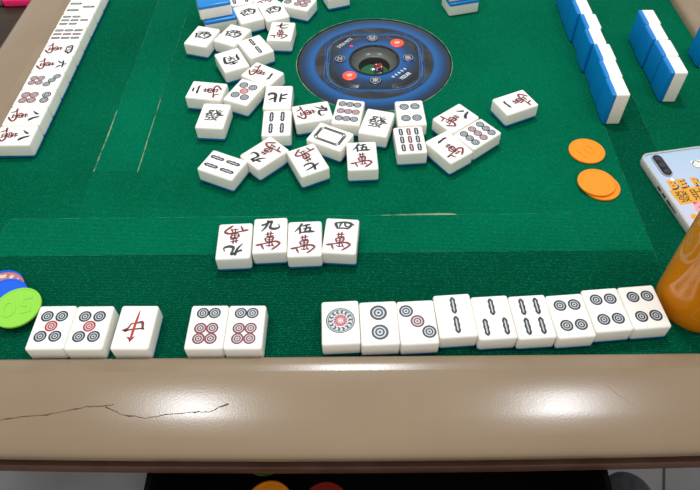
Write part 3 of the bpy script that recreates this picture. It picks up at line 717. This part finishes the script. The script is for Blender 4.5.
# ------------------------------------------------------------------ chips
def chip(x, y, z, r, th, m_, lab, grp, marks=None, rz=0.0, rim_=True, tilt=None, markmat=None):
    bm = bmesh.new()
    prof = [(0, 0), (r - .5, 0), (r, .4), (r, th - .4), (r - .5, th)]
    prof += [(r - 1.8, th), (r - 2.1, th - .35), (0, th - .35)] if rim_ else [(0, th)]
    lathe(bm, prof, 56); bmesh.ops.recalc_face_normals(bm, faces=bm.faces)
    o = obj('gaming_chip', bm, m_, None, 30, (x, y, z), rz); tag(o, lab, 'chip', grp)
    if tilt: o.rotation_euler = (tilt[0], tilt[1], rz)
    if marks:
        bm = bmesh.new()
        marks(bm, th)
        for f in bm.faces:
            f.normal_update()
            if f.normal.z < 0: f.normal_flip()
        q = obj('embossed_number' if not markmat else 'printed_marks', bm, markmat or m_, o, 30)
    return o
def emboss(ch, w_, h_):
    """raised outline of a number"""
    def f(bm, th):
        t2 = bmesh.new(); glyph(t2, ch, 0, 0, w_, h_, 0)
        r = bmesh.ops.extrude_face_region(t2, geom=t2.faces[:]); 
        for v in r['geom']:
            if isinstance(v, bmesh.types.BMVert): v.co.z += .45
        me = bpy.data.meshes.new('t'); t2.to_mesh(me); t2.free(); bm.from_mesh(me); bpy.data.meshes.remove(me)
        bmesh.ops.translate(bm, vec=(0, 0, th - .36), verts=bm.verts)
    return f
GO = 'orange chips on the right of the cloth'
chip(233.0, 465.8, Z0, 18.2, 2.2, ORANGE, 'single orange chip lying flat behind the overlapping orange pair', GO, emboss('10', 17, 15), .6)
chip(234.6, 415.6, Z0, 18.2, 2.2, ORANGE, 'lower orange chip of the overlapping pair, peeking out at the right', GO)
chip(230.6, 419.0, Z0 + 2.25, 18.2, 2.2, ORANGE, 'upper orange chip of the overlapping pair', GO)
GB = 'chips piled at the left end of the front row'
chip(-312.0, 302.0, Z0, 19.5, 2.4, CHIPBLUE, 'blue chip at the bottom of the pile under the pink one', GB)
def pinkmarks(bm, th):
    for k in range(12):
        a = 2 * PI * k / 12; r = 15.2; c_, s_ = math.cos(a), math.sin(a)
        w_ = 2.6 if k % 2 else 1.6; h_ = 2.0
        poly(bm, [((r + dy) * c_ - dx * s_, (r + dy) * s_ + dx * c_, th + .04) for dx, dy in ((-w_, -h_), (w_, -h_), (w_, h_), (0, h_ * .55), (-w_, h_))])
chip(-309.0, 298.0, Z0 + 2.45, 19.5, 2.4, PINKCHIP, 'dusty pink chip with cream marks lying between two blue chips', GB, pinkmarks, .2, rim_=False, markmat=CREAM)
chip(-302.0, 289.5, Z0 + 4.9, 19.5, 2.4, CHIPBLUE, 'blue chip directly under the lime green chip', GB)
chip(-285.8, 278.2, Z0 + 7.35, 19.4, 2.4, LIME, 'lime green chip embossed with 50 on top of the pile', GB, emboss('50', 25, 16), 3.45)
# in the drawer
for k in range(6): chip(-75.0 + random.uniform(-1, 1), 147 + random.uniform(-1, 1), -91.9 + 2.5 * k, 19, 2.4, ORANGE, ['bottom', 'second', 'third', 'fourth', 'fifth', 'topmost'][k] + ' orange chip of the stack in the dark drawer', 'orange chips stacked in the drawer')
chip(-31, 149, -91.9, 19, 2.4, REDCHIP, 'dark red chip lying in the drawer', 'loose chips in the drawer')
chip(-84, 192, -91.9, 19, 2.4, GREENCHIP, 'green chip in the drawer behind the orange stack', 'loose chips in the drawer')

# ------------------------------------------------------------------ phone
PA = math.radians(9.8)
ph = tag(empty('mobile_phone', (280.3, 453.1, Z0), PA), 'pale blue mobile phone lying face down in a clear case at the right', 'phone')
PWd, PLn = 72.0, 147.0
PH = mat('pearl_blue_glass', (176, 206, 238), 0.12, 0.6, Coat_Weight=0.5); n, l, b = nodes(PH)
tc = n.new('ShaderNodeTexCoord'); sp = n.new('ShaderNodeSeparateXYZ'); l.new(tc.outputs['Object'], sp.inputs[0])
mr = n.new('ShaderNodeMapRange'); mr.inputs['From Min'].default_value = -0.147; mr.inputs['From Max'].default_value = 0; l.new(sp.outputs['Y'], mr.inputs[0])
rp = n.new('ShaderNodeValToRGB'); e = rp.color_ramp.elements; e[0].color = lin((214, 196, 212)); e[1].color = lin((166, 194, 216)); q = e.new(.55); q.color = lin((192, 198, 220)); l.new(mr.outputs[0], rp.inputs[0]); l.new(rp.outputs[0], b.inputs['Base Color'])
def rounded(bm, x0, x1, y0, y1, z0, z1, r, bev=0.8, mi=0):
    pts = []
    for (cx_, cy_, a0) in ((x1 - r, y1 - r, 0), (x0 + r, y1 - r, PI / 2), (x0 + r, y0 + r, PI), (x1 - r, y0 + r, 3 * PI / 2)):
        for k in range(9): a = a0 + PI / 2 * k / 8; pts.append((cx_ + r * math.cos(a), cy_ + r * math.sin(a)))
    cxm, cym = (x0 + x1) / 2, (y0 + y1) / 2
    rows = []
    for ins, z in ((bev, z0), (0, z0 + bev), (0, z1 - bev), (bev * .3, z1 - bev * .3), (bev, z1)):
        rows.append([bm.verts.new((x - ins * (1 if x > cxm else -1), y - ins * (1 if y > cym else -1), z)) for x, y in pts])
    for a, b2 in zip(rows, rows[1:]):
        for k in range(len(pts)):
            f = bm.faces.new((a[k], a[(k + 1) % len(pts)], b2[(k + 1) % len(pts)], b2[k])); f.material_index = mi
    f = bm.faces.new(rows[-1]); f.material_index = mi; f = bm.faces.new(rows[0][::-1]); f.material_index = mi
bm = bmesh.new(); rounded(bm, 1.2, PWd - 1.2, -PLn + 1.2, -1.2, .8, 8.0, 8, 1.6); obj('phone_body', bm, PH, ph, 40)
CASE = mat('clear_silicone_edge', (216, 218, 212), 0.08, 0.8, Transmission_Weight=0.35, IOR=1.35)
bm = bmesh.new()
def frame_ring(bm, r_out, r_in, z0, z1):
    def loop(i, rr, z):
        pts = []
        for (cx_, cy_, a0) in ((PWd - 9, -9, 0), (9, -9, PI / 2), (9, -PLn + 9, PI), (PWd - 9, -PLn + 9, 3 * PI / 2)):
            for k in range(9): a = a0 + PI / 2 * k / 8; pts.append(bm.verts.new((cx_ + (9 - i) * math.cos(a), cy_ + (9 - i) * math.sin(a), z)))
        return pts
    rows = [loop(1.3, 0, z0), loop(.4, 0, z0 + .3), loop(0, 0, z0 + 1.4), loop(0, 0, z1 - 1.4), loop(.5, 0, z1 - .3), loop(1.3, 0, z1), loop(2.4, 0, z1 - .2), loop(2.6, 0, z1 - .9)]
    for a, b2 in zip(rows, rows[1:]):
        for k in range(len(a)): bm.faces.new((a[k], a[(k + 1) % len(a)], b2[(k + 1) % len(a)], b2[k]))
frame_ring(bm, 0, 0, 0, 9.0)
cs = obj('clear_case', bm, CASE, ph, 40); cs['label'] = 'transparent silicone case edge'
bm = bmesh.new()
METAL = mat('silver_metal', (200, 200, 205), 0.2, 0.5, metal=1.0); DARKMET = mat('dark_grille', (60, 62, 60), 0.4)
for k in range(3): box(bm, -.25, .3, -48 - 9 * k, -42 - 9 * k, 3.2, 6.0, .2, 1)
for k in range(9): box(bm, -.3, .3, -62 - k * 1.8, -61 - k * 1.8, 3.4, 5.8)
obj('side_buttons', bm, DARKMET, ph, 0)
bm = bmesh.new(); rounded(bm, 9, 20, -34.5, -4.5, 7.9, 9.4, 5.4, .6, 0); rounded(bm, 10, 19, -33.5, -5.5, 9.3, 9.7, 4.4, .2, 1)
cb = obj('camera_bump', bm, [METAL, mat('black_glass', (16, 17, 22), .08)], ph, 40)
LENS = mat('lens_glass', (34, 38, 60), 0.05, 0.8); LRING = mat('lens_ring', (80, 82, 90), .3, metal=.8)
for yy, rr in ((-10.5, 2.9), (-19.5, 3.2), (-28.5, 2.9)):
    bm = bmesh.new(); ring(bm, 14.5, yy, rr * .8, rr, 9.78, 1, 24); lathe(bm, [(rr * .8, 9.76), (rr * .4, 9.85), (0, 9.9)], 24, 14.5, yy, 0)
    for f in bm.faces:
        f.normal_update()
        if f.normal.z < 0: f.normal_flip()
    obj('camera_lens', bm, [LENS, LRING], cb, 40)
bm = bmesh.new(); YEL = mat('yellow_print', (226, 160, 44), .35); DRK = mat('dark_print', (48, 40, 32), .4); WHT = mat('cream_print', (244, 238, 224), .4); PNK = mat('pink_print_pig', (238, 158, 160), .4); PNK2 = mat('deep_pink_print', (196, 92, 104), .4)
z = 8.08
poly(bm, [(5, -51.5, z), (64, -51.5, z), (64, -70.5, z), (7, -70.5, z)], 0)
xx = 12.5
for ch in 'BE RICH':
    if ch == ' ': xx += 5.5; continue
    glyph(bm, ch, xx + .9, -45.6, 8.2 if ch != 'I' else 3, 10.8, z + .03, 1, 0, 0, bold=.06)
    glyph(bm, ch, xx, -44.8, 8.0 if ch != 'I' else 3, 10.6, z + .06, 0, 0, 0, bold=.05); xx += 9.4 if ch != 'I' else 6.5
    brush(bm, [(xx - 13, -51.0, .5), (xx - 10.5, -51.6, .9), (xx - 6.5, -51.0, .5)], z + .04, 1)
glyph(bm, '發', 14.5, -61, 13, 14, z + .05, 1); glyph(bm, '財', 30, -61, 13, 14, z + .05, 1)
# little round faces: a pink pig below, a white kitten at the top
ring(bm, 27, -79, 0, 9.5, z + .08, 3, 32); ring(bm, 27, -80.5, 0, 3.6, z + .1, 4, 20); ring(bm, 25.8, -80.5, 0, .7, z + .12, 1, 8); ring(bm, 28.2, -80.5, 0, .7, z + .12, 1, 8)
poly(bm, [(19, -73, z + .09), (20, -68.6, z + .09), (24.4, -70.6, z + .09)], 4); poly(bm, [(35, -73, z + .09), (30, -70.6, z + .09), (34, -68.6, z + .09)], 4)
ring(bm, 22.5, -76.5, 0, .8, z + .1, 1, 8); ring(bm, 31.5, -76.5, 0, .8, z + .1, 1, 8)
ring(bm, 12, -86, 0, 3.2, z + .06, 0, 16); ring(bm, 14.6, -90, 0, 2.4, z + .07, 2, 16)
ring(bm, 50, -24, 0, 4.6, z + .05, 2, 24); ring(bm, 46.6, -20, 0, 1.8, z + .05, 2, 12); ring(bm, 53.4, -20, 0, 1.8, z + .05, 2, 12); ring(bm, 54, -30, 0, 4.2, z + .05, 2, 20); ring(bm, 48.4, -24, 0, .5, z + .08, 1, 8); ring(bm, 51.6, -24, 0, .5, z + .08, 1, 8); ring(bm, 50, -24, 4.5, 5.0, z + .06, 1, 24)
ring(bm, 15.5, -38.5, 0, 2.6, z + .02, 2, 20); ring(bm, 15.5, -38.5, 2.5, 2.8, z + .04, 1, 20)
for f in bm.faces:
    f.normal_update()
    if f.normal.z < 0: f.normal_flip()
pr = obj('case_print', bm, [YEL, DRK, WHT, PNK, PNK2], ph, 0); pr['label'] = 'yellow BE RICH lettering and cartoon print'

# ------------------------------------------------------------------ orange cup
cupx, cupy = 278.0, 282.5
cup = tag(empty('drinking_cup', (cupx, cupy, Z0)), 'amber orange plastic cup with pale swirl print at the right end of the front row', 'cup')
def cup_r(z): return 31.0 + .022 * z
AMB = mat('amber_plastic', (218, 132, 2), 0.16, 0.5, Subsurface_Weight=.35, Subsurface_Scale=.01, Coat_Weight=.3)
bm = bmesh.new()
prof = [(0, .5), (24, .4), (28.5, 0), (30.3, .8), (31.1, 2.6)] + [(cup_r(z_), z_) for z_ in range(10, 171, 10)] + [(cup_r(170) - 1, 171.2), (cup_r(170) - 2, 170)] + [(cup_r(z_) - 2.2, z_) for z_ in (160, 150)]
lathe(bm, prof, 72); bmesh.ops.recalc_face_normals(bm, faces=bm.faces); obj('cup_wall', bm, AMB, cup, 40)
bm = bmesh.new(); lathe(bm, [(cup_r(150) - 2.3, 150), (0, 150)], 48)
for f in bm.faces:
    f.normal_update()
    if f.normal.z < 0: f.normal_flip()
obj('orange_drink', bm, mat('orange_juice', (226, 130, 20), .1), cup, 40)
SWM = mat('pale_swirl_print', (214, 152, 92), .3)
def cupstroke(pts):
    """(angle deg, height mm, width) on the cup wall"""
    bm = bmesh.new(); q = catmull(pts, 6); L_ = []; R2 = []
    for i, (a, h, w_) in enumerate(q):
        p0 = q[max(0, i - 1)]; p1 = q[min(len(q) - 1, i + 1)]
        dx = math.radians(p1[0] - p0[0]) * cup_r(h); dy = p1[1] - p0[1]; d = math.hypot(dx, dy) or 1
        nx, ny = -dy / d * w_ / 2, dx / d * w_ / 2
        for lst, s_ in ((L_, 1), (R2, -1)):
            aa = math.radians(a) + s_ * nx / cup_r(h); hh = h + s_ * ny; rr = cup_r(hh) + .12
            lst.append(bm.verts.new((rr * math.cos(aa), rr * math.sin(aa), hh)))
    for i in range(len(q) - 1): bm.faces.new((R2[i], R2[i + 1], L_[i + 1], L_[i]))
    obj('swirl_print', bm, SWM, cup, 0)
def spiral(ac, hc, r0, r1, turns, w0, w1, st=0, n_=22):
    return [(ac + math.degrees((r0 + (r1 - r0) * k / n_) * math.cos(st + turns * 2 * PI * k / n_) / 35), hc + (r0 + (r1 - r0) * k / n_) * math.sin(st + turns * 2 * PI * k / n_) * 1.1, w0 + (w1 - w0) * k / n_) for k in range(n_ + 1)]
cupstroke([(168 + 8 * math.cos(2 * PI * k / 20) + 0, 80.5 + 5 * math.sin(2 * PI * k / 20) - 3 * math.cos(2 * PI * k / 20) * 1.0, 1.5) for k in range(21)])
cupstroke([(166, 82, .7), (169, 80, 1.3), (170, 77.5, .7)])
cupstroke([(160, 70, 2), (166, 63, 5), (176, 61, 6.5), (186, 66, 7.5), (192, 76, 7.5), (190, 88, 6), (182, 95, 4)])
cupstroke([(165, 97, 6), (174, 96, 3)])
cupstroke(spiral(290, 80, 16, 6, 1.3, 5, 2, 2.2))
cupstroke([(233, 18.5, .4), (247, 18.5, .4), (262, 18.5, .4)]); cupstroke([(233, 18.5, .4), (236, 34, .4), (237, 44, .4)])

# ------------------------------------------------------------------ side table, lighter, rounded grey form
SX, SY = -760, 900
st = tag(empty('side_table', (SX, SY, -760)), 'dark brown side table beyond the left rim of the mahjong table', 'side table')
bm = bmesh.new(); box(bm, -300, 300, -260, 260, 676, 700, 4, 2); obj('table_top', bm, mottled('dark_brown_wood', (44, 31, 21), (54, 38, 27), 14, .4, .4, stretch=(1, 6, 1)), st)
for sx in (-1, 1):
    for sy in (-1, 1):
        bm = bmesh.new(); box(bm, sx * 270 - 18, sx * 270 + 18, sy * 230 - 18, sy * 230 + 18, 0, 676, 3, 2); obj('leg', bm, BLACK, st)
lg = tag(empty('cigarette_lighter', (-527, 873, -60), .03), 'hot pink plastic lighter lying on the dark side table at top left', 'lighter')
HP = mat('hot_pink_plastic', (255, 40, 118), .2); HPO = mat('coral_plastic', (252, 70, 72), .25)
bm = bmesh.new(); rounded(bm, -14, 58, -13, 11, 0, 13, 5.5, 2.5); obj('lighter_body', bm, HP, lg)
bm = bmesh.new(); rounded(bm, -24, -14.2, -11, 9, 1, 12, 3, 1.5); obj('lighter_head', bm, METAL, lg)
bm = bmesh.new(); rounded(bm, -22, -12, -2, 10, 11.5, 15, 3, 1); obj('thumb_lever', bm, HPO, lg)
bm = bmesh.new(); box(bm, 2, 48, -8, 6, 13.05, 13.4, .15, 1); obj('sticker', bm, HPO, lg)
rounded_form = tag(empty('rounded_form', (301, 214, -760)), 'unidentified grey rounded form under the right part of the front rim', 'rounded_form')  # identity not settled; built as a rounded cushion on a column
bm = bmesh.new(); lathe(bm, [(0, 470), (20, 470), (26, 466), (29, 460), (30, 450), (30, 405), (0, 400)], 40); bmesh.ops.recalc_face_normals(bm, faces=bm.faces); obj('rounded_top', bm, mottled('dark_grey_fabric', (70, 71, 80), (84, 85, 94), 80, .8, .2), rounded_form, 40)
bm = bmesh.new(); lathe(bm, [(12, 0), (12, 402)], 20); lathe(bm, [(60, 0), (60, 8), (12, 14)], 32); bmesh.ops.recalc_face_normals(bm, faces=bm.faces); obj('column', bm, BLACK, rounded_form, 40)
